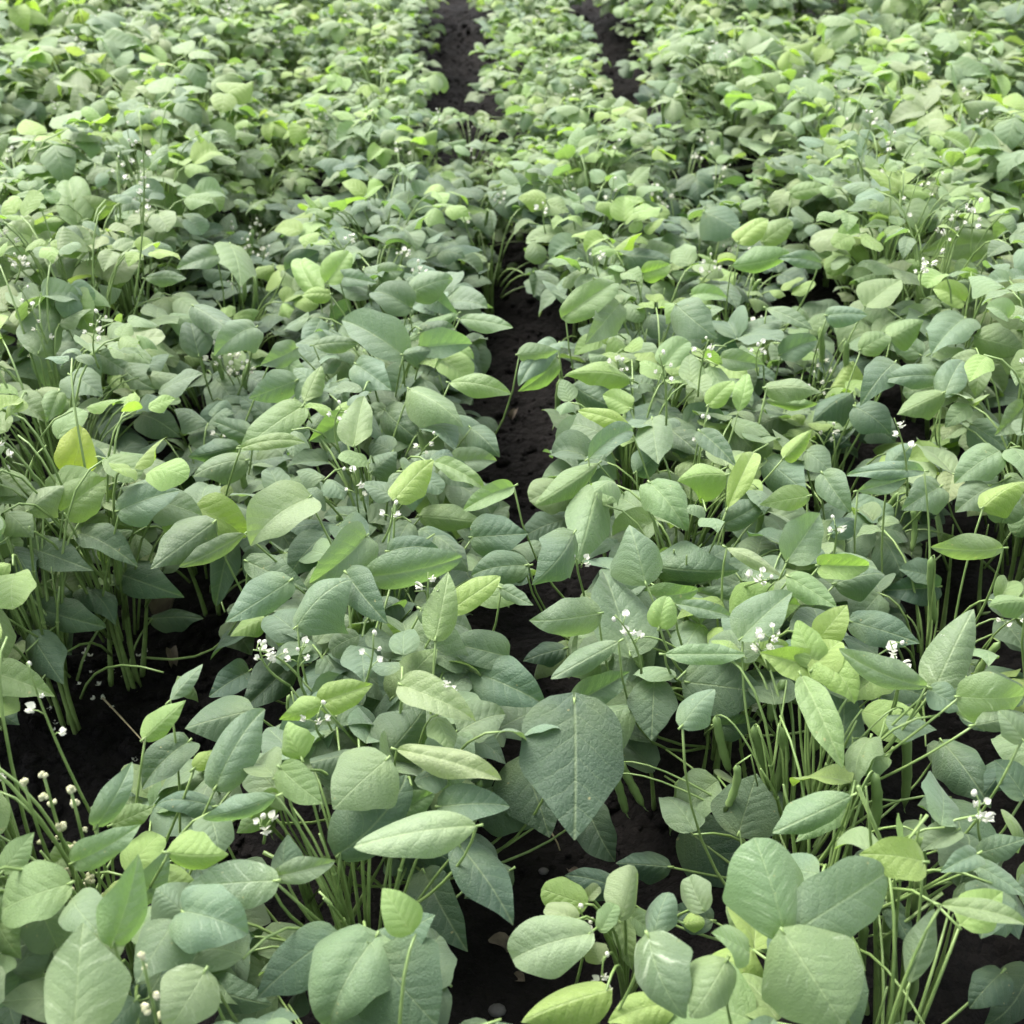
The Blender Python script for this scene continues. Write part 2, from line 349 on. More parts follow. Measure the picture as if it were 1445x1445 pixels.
TR = [(92,562,15,560,62,3,4),(95,575,160,600,65,3,3),(298,860,205,972,95,3,2),(465,862,578,955,120,3,2),(390,890,460,975,85,2,1),
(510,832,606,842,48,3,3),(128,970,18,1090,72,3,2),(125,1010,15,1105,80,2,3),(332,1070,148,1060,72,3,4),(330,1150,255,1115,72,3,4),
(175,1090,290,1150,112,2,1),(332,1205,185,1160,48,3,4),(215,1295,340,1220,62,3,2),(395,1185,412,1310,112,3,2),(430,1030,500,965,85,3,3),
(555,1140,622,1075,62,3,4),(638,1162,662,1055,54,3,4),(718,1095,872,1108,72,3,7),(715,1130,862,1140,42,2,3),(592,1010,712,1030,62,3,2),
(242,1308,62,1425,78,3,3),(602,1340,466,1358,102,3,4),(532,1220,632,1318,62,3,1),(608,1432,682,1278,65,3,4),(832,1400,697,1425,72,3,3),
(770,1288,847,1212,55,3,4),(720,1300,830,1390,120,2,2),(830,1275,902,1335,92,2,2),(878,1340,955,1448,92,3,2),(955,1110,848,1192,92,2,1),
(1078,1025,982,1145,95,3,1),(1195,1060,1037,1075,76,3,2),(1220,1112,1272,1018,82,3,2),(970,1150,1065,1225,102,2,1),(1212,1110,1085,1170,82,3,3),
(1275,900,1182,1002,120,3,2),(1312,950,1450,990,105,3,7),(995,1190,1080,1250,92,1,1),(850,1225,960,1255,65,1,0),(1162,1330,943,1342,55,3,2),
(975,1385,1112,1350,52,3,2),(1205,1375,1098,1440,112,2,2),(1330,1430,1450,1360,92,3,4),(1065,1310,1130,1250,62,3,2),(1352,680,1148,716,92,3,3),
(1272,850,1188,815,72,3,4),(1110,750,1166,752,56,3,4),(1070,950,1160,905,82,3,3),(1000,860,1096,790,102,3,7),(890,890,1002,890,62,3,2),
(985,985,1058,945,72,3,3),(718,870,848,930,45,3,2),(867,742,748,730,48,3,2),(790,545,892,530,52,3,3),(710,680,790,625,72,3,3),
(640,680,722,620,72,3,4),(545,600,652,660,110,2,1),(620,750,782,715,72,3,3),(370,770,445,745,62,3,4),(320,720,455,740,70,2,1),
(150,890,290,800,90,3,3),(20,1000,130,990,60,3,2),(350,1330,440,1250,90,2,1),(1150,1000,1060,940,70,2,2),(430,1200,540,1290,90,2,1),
(1300,1200,1400,1270,90,2,2),(1440,1150,1360,1230,80,3,2),(560,960,650,1010,80,2,1),(760,1000,860,960,70,2,2)]
WEED = [(215,1190,0,1262,145,3,5,'round'),(205,1105,82,1062,105,3,4,'round'),(308,1142,345,998,105,3,5,'round'),(400,1192,440,1072,98,3,2,'round'),
(540,1122,498,1028,95,3,5,'round'),(485,1160,542,1150,55,3,4,'round'),(300,1150,338,1292,65,2,3,'ovate'),(250,1180,290,1105,60,3,3,'round'),
(335,1140,412,1200,70,2,3,'ovate'),(265,1350,25,1440,130,3,4,'ovate'),(440,1385,270,1440,110,3,4,'ovate'),(180,1150,90,1120,70,3,5,'round'),
(210,1090,245,1055,40,3,5,'round'),(250,1270,225,1215,75,3,5,'round'),(420,1440,470,1380,80,2,3,'ovate')]
LEV = {0: .07, 1: .185, 2: .285, 3: .355}

HERO = []                                # (base, tip, side, normal, L, W, kind, tone, material)
def hero(tab, ox, oy, lift=0.0):
    out = []
    for e in tab:
        bx, by, tx, ty, wpx, lev, tn = e[:7]; fl = e[7] if len(e) > 7 else ''
        bx, by, tx, ty, wpx = ox+bx/2, oy+by/2, ox+tx/2, oy+ty/2, wpx/2
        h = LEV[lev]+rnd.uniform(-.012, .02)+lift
        B = at_h(bx, by, h); tb = proj(B)[2]
        d = ray(tx, ty); tp = (h-H)/d.z
        m = rnd.uniform(.15, .6) if ty < by else rnd.uniform(.25, .65)
        T = at_t(tx, ty, tb*(1-m)+tp*m)
        if T.z < .02: T = at_h(tx, ty, .02)
        D = T-B; L = D.length; D.normalize()
        mid = (B+T)/2; view = (mid-CAM).normalized()
        s = D.cross(view); s = s.normalized() if s.length > .05 else RT.copy()
        n = s.cross(D)
        if n.z < 0: s = -s; n = -n
        # roll the blade about its midrib, mostly opening it to the sky
        r = rnd.uniform(-.5, .5)
        s2 = s*math.cos(r)+n*math.sin(r); n2 = s2.cross(D)
        if n2.z < n.z-.25: s2 = s*math.cos(-r)+n*math.sin(-r); n2 = s2.cross(D)
        W = wpx/F*proj(mid)[2]/max(.6, math.cos(r))
        kd = 'round' if 'r' in fl else fl if fl == 'ovate' else ('long' if W/L < .42 else 'ovate')
        if kd == 'ovate' and wpx > 1.15*math.hypot(tx-bx, ty-by): kd = 'round'
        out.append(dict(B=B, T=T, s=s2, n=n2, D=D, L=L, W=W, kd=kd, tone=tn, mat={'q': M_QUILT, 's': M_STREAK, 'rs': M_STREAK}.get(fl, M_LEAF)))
    return out
HERO = hero(BL, 0, 723)+hero(BR, 723, 723)+hero(TL, 0, 0)+hero(TR, 723, 0)
WEEDL = hero(WEED, 723, 723, -.12)

# depth picture of the traced leaves and of the soil left open, so that fillers stay out of them
Q = 2; NB = 1445//Q+1
DEPTH = np.full((NB, NB), 1e9); KEEP = np.zeros((NB, NB), bool)
def fill(poly, fn):
    P = np.array(poly)/Q; x0, y0 = np.maximum(np.floor(P.min(0)).astype(int), 0); x1, y1 = np.minimum(np.ceil(P.max(0)).astype(int), NB-1)
    if x1 < x0 or y1 < y0: return
    gx, gy = np.meshgrid(np.arange(x0, x1+1), np.arange(y0, y1+1)); ins = np.zeros(gx.shape, bool)
    for i in range(len(P)):
        (ax, ay), (bx, by) = P[i-1], P[i]
        if ay == by: continue
        c = ((ay > gy) != (by > gy)) & (gx < (bx-ax)*(gy-ay)/(by-ay)+ax); ins ^= c
    fn(slice(y0, y1+1), slice(x0, x1+1), ins)
for h_ in HERO+WEEDL:
    pl = []
    for sg in (1, -1):
        ts = [i/8 for i in range(9)]
        for t in (ts if sg > 0 else ts[::-1]):
            pl.append(proj(h_['B']+h_['D']*(t*h_['L'])+h_['s']*(sg*h_['W']*.46*profile(t, h_['kd'])))[:2])
    dz = proj((h_['B']+h_['T'])/2)[2]
    def fn(a, b, ins, dz=dz): DEPTH[a, b] = np.where(ins, np.minimum(DEPTH[a, b], dz), DEPTH[a, b])
    fill(pl, fn)
SOIL = [[(0,1010),(60,965),(110,905),(160,900),(215,890),(285,790),(312,800),(300,880),(285,925),(240,960),(212,1015),(195,1070),(150,1100),(110,1165),(60,1172),(0,1178)],
 [(700,315),(728,318),(740,400),(728,450),(755,560),(765,600),(755,650),(742,720),(738,765),(726,765),(716,700),(718,640),(724,580),(714,520),(704,470),(698,400)],
 [(688,872),(745,852),(800,880),(765,903),(700,915)],
 [(640,1300),(728,1195),(770,1185),(830,1205),(850,1250),(760,1290),(735,1320),(722,1445),(645,1445),(655,1340)],
 [(730,1385),(800,1330),(850,1380),(900,1445),(730,1445)],
 [(765,1110),(900,1085),(885,1200),(780,1205)],
 [(624,0),(664,0),(684,140),(648,140),(634,100)], [(797,0),(822,0),(895,110),(862,100)]]
for p in SOIL:
    def fn(a, b, ins): KEEP[a, b] |= ins
    fill(p, fn)
def blocked(p, pad=.0):
    x, y, t = proj(p); i, j = int(y/Q), int(x/Q)
    if 0 <= i < NB and 0 <= j < NB:
        return KEEP[i, j] or DEPTH[i, j] > t+.0 and DEPTH[i, j] < 1e8
    return False

# ------------------------------------------------------------------ ground
def lump(x, y):
    z = np.zeros_like(x)
    for i in range(26):
        a = nr.uniform(0, 6.28); f = 6*1.16**i; z += .020/(1+i*.30)*np.sin((x*math.cos(a)+y*math.sin(a))*f+nr.uniform(0, 6.28)+1.3*np.sin((x*math.sin(a)-y*math.cos(a))*f*.7))*.42
    return z
def axis(lo, hi, st, far):
    a = list(np.arange(lo, hi, st)); s = st; x = a[-1]
    while x < far: s *= 1.5; x += s; a.append(x)
    s = st; x = a[0]; b = []
    while x > -far: s *= 1.5; x -= s; b.append(x)
    return np.array(b[::-1]+a)
xs, ys = axis(-2.6, 3.2, .016, 320), axis(.3, 7.0, .018, 320)
gx, gy = np.meshgrid(xs, ys)
near = np.clip(1-(np.maximum(np.abs(gx)-3.5, 0)+np.maximum(np.abs(gy-3.5)-4, 0))/1.0, 0, 1)
gz = (.025*np.cos((gx-FUR-.3)/.6*2*math.pi)+lump(gx, gy)-.02)*near
me = bpy.data.meshes.new('soil'); nx, ny = len(xs), len(ys)
V = np.stack([gx, gy, gz], -1).reshape(-1, 3); idx = np.arange(nx*ny).reshape(ny, nx)
Fc = np.stack([idx[:-1, :-1], idx[:-1, 1:], idx[1:, 1:], idx[1:, :-1]], -1).reshape(-1, 4)
me.from_pydata(V.tolist(), [], Fc.tolist()); me.polygons.foreach_set('use_smooth', [True]*len(me.polygons)); me.materials.append(M_SOIL)
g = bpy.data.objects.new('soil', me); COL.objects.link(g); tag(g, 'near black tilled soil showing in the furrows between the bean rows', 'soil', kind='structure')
def gh(x, y):
    i = min(max(np.searchsorted(xs, x), 0), nx-1); j = min(max(np.searchsorted(ys, y), 0), ny-1); return float(gz[j, i])

mb = MB(); r2 = random.Random(3)
for i in range(5200):
    y = r2.uniform(.5, 6.2)**1.0; x = FUR+.6*r2.choice((-1, 0, 0, 1))+r2.gauss(0, .10)
    if r2.random() < .35: x = FUR-.6+r2.uniform(-.25, .15); y = r2.uniform(.9, 1.7)
    s = r2.uniform(.002, .006) if r2.random() < .86 else r2.uniform(.006, .015)
    mb.ball((x, y, gh(x, y)+s*.1), s, 6, 4, (r2.uniform(.8, 1.4), r2.uniform(.8, 1.3), r2.uniform(.55, .9)), .28)
tag(mb.build('soil_clods', M_SOIL), 'crumbly dark soil clods lying in the furrows', 'soil clods', kind='stuff')

# ------------------------------------------------------------------ flowers and pods
def petal(mb, c, d, up, L, W):
    d = d.normalized(); s = d.cross(up)
    s = s.normalized() if s.length > .01 else Vector((1, 0, 0)); n = s.cross(d)
    vs = []; fs = []
    for i in range(5):
        t = i/4; w_ = W*math.sin(math.pi*min(1, .12+t*.80))
        for j in range(5):
            u = -1+j/2; vs.append(c+d*(L*t)+s*(u*w_*.5)+n*(L*.35*t*t-.25*W*u*u))
    for i in range(4):
        for j in range(4): a = i*5+j; fs.append((a, a+1, a+6, a+5))
    mb.add(vs, fs)
def flower_mesh(seed, s=.0075):
    q = random.Random(seed); mb = MB()
    mb.ball((0, 0, -.3*s), .22*s, 6, 4, (1, 1, 1.5))
    petal(mb, Vector((0, 0, 0)), Vector((.35, 0, .9)), Vector((1, 0, 0)), 1.2*s, 1.5*s)
    petal(mb, Vector((0, 0, 0)), Vector((.7, .6, .1)), Vector((0, 0, 1)), 1.0*s, .8*s)
    petal(mb, Vector((0, 0, 0)), Vector((.7, -.6, .1)), Vector((0, 0, 1)), 1.0*s, .8*s)
    petal(mb, Vector((0, 0, 0)), Vector((.9, 0, -.25)), Vector((0, 0, 1)), .9*s, .5*s)
    return mb.mesh('flower', M_PETAL)
FLW = [flower_mesh(i, .0075*(.85+.1*i)) for i in range(4)]
bm_ = MB(); bm_.ball((0, 0, 0), .0035, 7, 5, (1, 1, 1.3)); BUDM = bm_.mesh('flower_bud', M_PETAL)

def raceme(parent, base, top, n, bend=None, side=.012):
    """flower stalk with open flowers as its own pieces; coordinates are in the world"""
    o0 = Vector(parent.location); mb = MB()
    c = (base+top)/2+(bend or Vector((rnd.uniform(-.02, .02), rnd.uniform(-.02, .02), .01)))
    pts = bez(base-o0, c-o0, top-o0, 7); mb.tube(pts, [.0019-.0010*i/7 for i in range(8)], 5)
    spots = []
    for k in range(n):
        t = .45+.55*(k+.5)/n; a = k*2.4+rnd.random(); i = min(int(t*7), 6); p = pts[i].lerp(pts[i+1], t*7-i)
        e = p+Vector((math.cos(a), math.sin(a), .5))*side*rnd.uniform(.6, 1.2)
        mb.tube([p, (p+e)/2+Vector((0, 0, .002)), e], .0007, 4); spots.append((e, a))
    st = mb.build('flower_stalk', M_STEM, parent)
    for k, (e, a) in enumerate(spots):
        bud = k > n*.72
        f = bpy.data.objects.new('flower_bud' if bud else 'flower', BUDM if bud else rnd.choice(FLW)); COL.objects.link(f)
        f.parent = st; f.location = e; f.rotation_euler = (rnd.uniform(-.5, .5), rnd.uniform(-.4, .6), a)
        f.scale = [rnd.uniform(.55, 1.0)]*3
    return st

def pod(parent, pts, r):
    o0 = Vector(parent.location); P = [p-o0 for p in pts]; n = 12
    if len(P) == 2: P.insert(1, (P[0]+P[1])/2)
    C = bez(P[0], P[1]*2-(P[0]+P[2])/2, P[2], n)
    rad = []
    for i in range(n+1):
        t = i/n; e = min(1, t/.10, (1-t)/.16+.05); rad.append(max(.0008, 1.12*r*e**.6*(1+.10*math.sin(t*22))))
    mb = MB(); mb.tube(C, rad, 8)
    d = (C[-1]-C[-2]).normalized(); mb.tube([C[-1], C[-1]+d*.006+Vector((.001, 0, -.001)), C[-1]+d*.011+Vector((.003, 0, 0))], [.0009, .0006, .0003], 5)
    return mb.build('pod', M_POD, parent)

# ------------------------------------------------------------------ near plants, each leaf blade a part
def hero_leaf(h_, parent):
    mb = MB(); L = h_['L']; asp = h_['W']/L
    flat = rnd.random()
    v, f, u = leaf_grid(20, 12, asp, h_['kd'], rnd.choice((.35, .6, .9, 1.1, 1.4, 1.7)), rnd.uniform(.1, .7), rnd.choice((.1, .25, -.25, .5, .7)), rnd.uniform(.015, .055),
                        rnd.randrange(9999), rnd.uniform(-.12, .12), .07 if h_['kd'] != 'long' else .0, rnd.uniform(-.5, .5), True, rnd.uniform(.8, 1.9))
    if h_['mat'] is M_QUILT: v, f, u = leaf_grid(24, 16, asp*1.04, 'ovate', rnd.uniform(.4, .8), .25, .12, .018, rnd.randrange(9999), .03, .10, 0, True, 1.0)
    o0 = Vector(parent.location)
    vv = [h_['B']-o0+(h_['s']*x+h_['D']*y+h_['n']*z)*L for x, y, z in v]
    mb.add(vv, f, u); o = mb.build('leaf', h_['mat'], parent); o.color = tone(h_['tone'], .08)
    return o
def lib_leaf(parent, kd, B, D, n, L, tn, mat=None):
    D = D.normalized(); s = D.cross(n).normalized(); n = s.cross(D)
    o = bpy.data.objects.new('leaf', rnd.choice(LIB[kd])); COL.objects.link(o); o.parent = parent
    p = B-Vector(parent.location)
    sx = L*rnd.choice((1, 1, 1, -1)) if False else L*rnd.uniform(.9, 1.08)
    o.matrix_local = Matrix(((s.x*sx, D.x*L, n.x*L, p.x), (s.y*sx, D.y*L, n.y*L, p.y), (s.z*sx, D.z*L, n.z*L, p.z), (0, 0, 0, 1)))
    o.color = tone(tn); return o

def shaped(kind, q):
    """leaf kinds of a plant: (tones, leaf length range, height range, leaves, radius)"""
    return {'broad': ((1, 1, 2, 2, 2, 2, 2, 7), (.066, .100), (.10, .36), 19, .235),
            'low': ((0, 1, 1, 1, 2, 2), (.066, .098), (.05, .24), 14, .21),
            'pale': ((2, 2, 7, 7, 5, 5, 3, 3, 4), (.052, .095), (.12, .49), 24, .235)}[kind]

def trifoliate(kind, base, q, row=0):
    """list of (B, D, n, L) for one compound leaf of a plant rooted at base, and its petiole curve"""
    ton, (l0, l1), (h0, h1), cnt, rad = shaped(kind, q)
    a = q.uniform(0, 2*math.pi); f = q.random(); h = h0+(h1-h0)*f**.75
    r = rad*math.sqrt(q.uniform(.08, 1))*(1.0-.25*f)
    E = Vector((base.x+math.cos(a)*r*.85, base.y+math.sin(a)*r*1.05, h))
    S0 = Vector((base.x+math.cos(a)*r*.15, base.y+math.sin(a)*r*.15, h*q.uniform(.2, .5)))
    pet = bez(S0, Vector((base.x+math.cos(a)*r*.35, base.y+math.sin(a)*r*.35, h*1.02)), E, 6)
    droop = q.uniform(-.30, .50) if f < .85 else q.uniform(-.1, .95)
    L = q.uniform(l0, l1)*(1 if f < .8 else .72); out = []
    for k, (da, sc) in enumerate(((0, 1), (1.25, .9), (-1.25, .9))):
        aa = a+da+q.uniform(-.25, .25); dr = droop+q.uniform(-.3, .25)
        D = Vector((math.cos(aa)*math.cos(dr), math.sin(aa)*math.cos(dr), math.sin(dr)))
        up = Vector((q.uniform(-.35, .35), q.uniform(-.45, .25), 1))
        B = E+Vector((math.cos(a), math.sin(a), 0))*(.018 if k == 0 else -.004)+D*.006
        out.append((B, D, up, L*sc*q.uniform(.85, 1.08)))
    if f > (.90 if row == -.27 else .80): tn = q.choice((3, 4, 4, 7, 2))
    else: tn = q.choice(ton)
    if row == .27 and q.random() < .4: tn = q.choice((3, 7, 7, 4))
    return out, pet, tn, E

class Plant:
    def __init__(s, base, kind, row, name='bean_plant'):
        s.base = base; s.kind = kind; s.row = row; s.hero = []; s.name = name; s.pods = []; s.rac = []; s.label = None; s.extra = []

PL = []
def row_x(off): return FUR+off
q0 = random.Random(21)
for off, kind, y0, y1, st in ((-.27, 'broad', .46, 3.25, .18), (.27, 'broad', .46, 3.05, .18), (.0, 'low', 2.78, 3.2, .24), (-.84, 'pale', 1.36, 2.9, .19), (.86, 'pale', .62, 2.9, .19),
                             (-.57, 'low', 1.62, 3.2, .21), (.57, 'low', 1.35, 3.9, .22)):
    y = y0
    while y < y1:
        x = row_x(off*(.90 if abs(off) == .27 and y > 1.15 else 1))+q0.gauss(0, .035); yy = y+q0.uniform(-.04, .04)
        PL.append(Plant(Vector((x, yy, gh(x, yy))), kind, off)); y += st
for bx, by in ((180, 940), (95, 1012)):
    p = at_h(bx, by, .01); PL.append(Plant(Vector((p.x, p.y, gh(p.x, p.y))), 'pale', -.84))
for bx, by in ((95, 1380), (215, 1440)):
    p = at_h(bx, by, .01); PL.append(Plant(Vector((p.x, p.y, gh(p.x, p.y))), 'pale', -.84))

def nearest(p):
    return min(PL, key=lambda a: (a.base.x-p.x)**2*1.3+(a.base.y-p.y+.02)**2)
for h_ in HERO: nearest(h_['B']-h_['D']*.05).hero.append(h_)

# pods and racemes seen one by one in the photograph (full picture pixels)
PODS = [((1232, 1090, .30), (1238, 1130), (1232, 1175), .0055), ((1295, 1180, .28), (1300, 1230), (1288, 1290), .0055), ((1150, 985, .31), (1158, 1020), (1150, 1060), .005), ((1010, 1010, .27), (1018, 1050), (1030, 1090), .0052), ((1280, 1330, .16), (1290, 1380), (1278, 1430), .0052),
 ((1098, 1023, .27), (1100, 1095), (1045, 1180), .0060), ((1064, 1023, .26), (1072, 1065), (1082, 1105), .0055), ((875, 1075, .19), (890, 1105), (908, 1138), .0050),
 ((868, 1092, .18), (876, 1120), (884, 1148), .0050), ((958, 1100, .16), (955, 1140), (946, 1172), .0052), ((1274, 1000, .30), (1280, 1070), (1276, 1140), .0055),
 ((1315, 785, .30), (1314, 830), (1320, 880), .0050), ((405, 1035, .30), (390, 1080), (380, 1105), .0048), ((402, 1100, .26), (385, 1140), (383, 1178), .0056),
 ((1157, 462, .30), (1160, 500), (1155, 545), .0052), ((1195, 480, .30), (1194, 515), (1197, 552), .0052), ((790, 535, .26), (787, 570), (789, 598), .0048),
 ((893, 905, .29), (902, 950), (880, 1005), .0050), ((1262, 1240, .24), (1250, 1330), (1240, 1430), .0055), ((1222, 1300, .18), (1215, 1370), (1225, 1440), .0050),
 ((1070, 690, .31), (1075, 720), (1066, 760), .0045), ((1110, 960, .30), (1092, 985), (1088, 1020), .0050)]
for a, m_, e, r_ in PODS:
    A = at_h(*a); p = nearest(A); p.pods.append(([A, at_y(*m_, A.y), at_y(*e, A.y)], r_))
RACS = [((433, 985, .30), (432, 910), 5), ((500, 1000, .30), (527, 895), 4), ((905, 950, .31), (868, 868), 5), ((1085, 945, .31), (1062, 905), 6), ((1095, 935, .32), (1098, 897), 5),
 ((1262, 1000, .30), (1256, 905), 6), ((1255, 1010, .28), (1262, 940), 5), ((1385, 1190, .27), (1383, 1130), 7), ((455, 1040, .31), (450, 1005), 4), ((372, 1190, .28), (367, 1165), 4),
 ((140, 520, .42), (143, 445), 7), ((20, 400, .42), (25, 365), 7), ((1305, 420, .40), (1310, 372), 7), ((845, 390, .36), (848, 360), 4), ((1070, 530, .36), (1075, 485), 5),
 ((600, 880, .34), (604, 808), 3), ((820, 800, .33), (822, 795), 3), ((1175, 790, .34), (1178, 740), 4), ((1280, 700, .33), (1262, 590), 3), ((540, 765, .34), (553, 718), 4), ((480, 640, .34), (483, 575), 4),
 ((1345, 930, .34), (1350, 900), 4), ((190, 420, .42), (200, 190), 5), ((940, 600, .36), (930, 500), 4), ((985, 560, .36), (1000, 480), 4), ((770, 330, .36), (768, 290), 4), ((1050, 1015, .2), (1052, 1000), 4)]
for a, e, n in RACS:
    A = at_h(*a); p = nearest(A); p.rac.append((A, at_y(*e, A.y-.01), n))

STEMS = [((475, 1330), (490, 1200)), ((468, 1330), (428, 1220)), ((480, 1322), (545, 1205)), ((460, 1335), (408, 1200)), ((465, 1330), (392, 1130)), ((484, 1330), (510, 1150)),
 ((1255, 1460), (1275, 1190)), ((1240, 1450), (1222, 1110)), ((1280, 1440), (1300, 1150)), ((1300, 1430), (1345, 1290)), ((1270, 1450), (1262, 1220)), ((1190, 1260), (1203, 1040)), ((1210, 1250), (1240, 1080)),
 ((1150, 1170), (1135, 980)), ((1165, 1170), (1180, 1000)), ((1080, 1150), (1065, 1020)), ((1060, 1140), (1040, 1000)), ((925, 1130), (905, 1000)), ((985, 1110), (1000, 1000)), ((1010, 1110), (1030, 985)),
 ((185, 945), (174, 800)), ((195, 935), (208, 800)), ((150, 950), (145, 760)), ((92, 1012), (72, 800)), ((1320, 870), (1308, 765)), ((1335, 875), (1345, 740)), ((1385, 860), (1395, 740)), ((1330, 620), (1320, 530)), ((1345, 380), (1352, 320)),
 ((40, 690), (20, 600)), ((60, 700), (50, 590)), ((80, 690), (70, 590)), ((570, 640), (560, 570)), ((1225, 500), (1235, 430)), ((1185, 510), (1175, 430)), ((1165, 520), (1158, 455))]
for a, e in STEMS:
    A = at_h(*a, 0); nearest(A).extra.append((A, at_y(*e, A.y)))
OPEN = [[(385,1120),(520,1130),(560,1200),(500,1320),(440,1320),(385,1230)], [(1030,990),(1120,1000),(1130,1080),(1060,1110),(1030,1060)], [(1200,1020),(1300,1050),(1300,1150),(1215,1150)],
        [(1215,1225),(1330,1215),(1340,1445),(1225,1445)], [(930,1000),(1020,1000),(1030,1080),(940,1100)], [(130,830),(225,830),(205,950),(140,950)], [(1300,780),(1400,770),(1400,880),(1310,890)], [(0,590),(75,590),(85,690),(10,690)]]
for pg in OPEN:
    def fn(a, b, ins): KEEP[a, b] |= ins
    fill(pg, fn)

q1 = random.Random(77)
for p in PL:
    root = empty(p.name, p.base); p.obj = root; o0 = p.base
    sm = MB(); q = random.Random(q1.random())
    leaves = 0
    ton, lr, (h0, h1), cnt, rad = shaped(p.kind, q)
    tops = []
    for k in range(q.randint(3, 5)):
        a = q.uniform(0, 6.28); r = q.uniform(.02, .09); hh = q.uniform(.20, h1*.9)
        b0 = Vector((math.cos(a)*.012, math.sin(a)*.012, -.015)); t0 = Vector((math.cos(a)*r, math.sin(a)*r, hh))
        pts = bez(b0, Vector((b0.x*1.3+q.uniform(-.02, .02), b0.y*1.3+q.uniform(-.02, .02), hh*.6)), t0, 8)
        sm.tube(pts, [.0046-.0034*i/8 for i in range(9)], 6); tops.append(t0)
        for i in (2, 4, 6): sm.ball(pts[i], .0050-.0003*i, 6, 4)
    for h_ in p.hero:
        hero_leaf(h_, root); leaves += 1
        B = h_['B']-o0; s0 = min(tops, key=lambda t: (t-B).length)
        hb = max(.01, min(s0.z*.75, B.z*.5)); st = Vector((s0.x*.5, s0.y*.5, hb))
        c = Vector((st.x*.35+B.x*.65, st.y*.35+B.y*.65, B.z*.72)) - h_['D']*.02
        if math.hypot(B.x-st.x, B.y-st.y) > .15: c = Vector((B.x*.88, B.y*.88, max(.03, B.z*.30))); st.z = min(st.z, .06)
        pts = bez(st, c, B, 7); sm.tube(pts, [.0021-.0007*i/7 for i in range(8)], 6)
        sm.tube([B-h_['D']*.007, B+h_['D']*.001], [.0018, .0009], 6)
    tries = 0; made = 0
    while made < cnt and tries < cnt*2.2:
        tries += 1
        lf, pet, tn, E = trifoliate(p.kind, p.base, q, p.row)
        if E.z < .05: continue
        ok = 0
        for B, D, up, L in lf:
            Dn = D.normalized(); pts = [B+Dn*(L*t)-Vector((0, 0, .38*L*t*t)) for t in (.1, .45, .8, 1.0)]
            sd_ = D.cross(up).normalized()*L*.3
            pts += [pts[1]+sd_, pts[1]-sd_]
            if any(blocked(x) for x in pts) or min(x.z for x in pts) < .012: continue
            if leaves >= 96: continue
            lib_leaf(root, q.choice(('ovate', 'ovate', 'ovate', 'round')), B, D, up, L, tn); ok += 1; leaves += 1
        if ok:
            made += 1; sm.tube([x-o0 for x in pet], [.0024-.0010*i/6 for i in range(7)], 5)
    for A, E in p.extra:
        A = Vector((A.x, A.y, gh(A.x, A.y)-.01))-o0; E = E-o0; r_ = q.uniform(.0036, .0054)
        sm.tube([Vector((0, 0, -.008)), A*.5+Vector((0, 0, -.004)), A+Vector((0, 0, .006))], .0032, 6)
        sm.tube(bez(A, (A+E)/2+Vector((q.uniform(-.012, .012), q.uniform(-.01, .01), 0)), E, 8), [r_*(1-.8*i/8) for i in range(9)], 7)
        k_ = q.uniform(.4, .7); sm.tube([A.lerp(E, k_), A.lerp(E, k_+.15)+Vector((q.uniform(-.03, .03), 0, .01)), A.lerp(E, k_+.3)+Vector((q.uniform(-.06, .06), .01, .03))], r_*.5, 5)
    for P_, r_ in p.pods:
        pod(root, P_, r_); A = P_[0]-o0; t = min(tops, key=lambda t: (t-A).length); st = Vector((t.x*.6, t.y*.6, min(t.z, A.z)*.75))
        sm.tube(bez(st, Vector((A.x*.75+st.x*.25, A.y*.75+st.y*.25, A.z+.03)), A, 7), [.0016-.0006*i/7 for i in range(8)], 5)
    for A, E, n in p.rac: raceme(root, A, E, n)
    for k in range(q.choice((0, 1, 1, 2)) if p.kind == 'broad' else q.choice((1, 1, 2, 3))):
        t = q.choice(tops)+o0; top = Vector((t.x+q.uniform(-.05, .05), t.y+q.uniform(-.08, .02), h1+q.uniform(-.01, .045)))
        if blocked(top): continue
        raceme(root, t, top, q.randint(3, 6))
    for k in range(q.choice((1, 2, 3))):
        t = q.choice(tops)+o0; z0 = q.uniform(.16, .28); a = q.uniform(0, 6.28)
        A = Vector((t.x+math.cos(a)*.03, t.y+math.sin(a)*.03, z0)); Bq = A+Vector((q.uniform(-.02, .02), q.uniform(-.02, .02), -q.uniform(.05, .09)))
        if not (blocked(A) or blocked(Bq)):
            sm.tube([t-o0-Vector((0, 0, .03)), (t+A)/2-o0+Vector((0, 0, .02)), A-o0], .0012, 5)
            pod(root, [A, (A+Bq)/2+Vector((q.uniform(-.008, .008), q.uniform(-.008, .008), 0)), Bq], q.uniform(.0038, .0050))
    sm.build('stem', M_STEM, root)

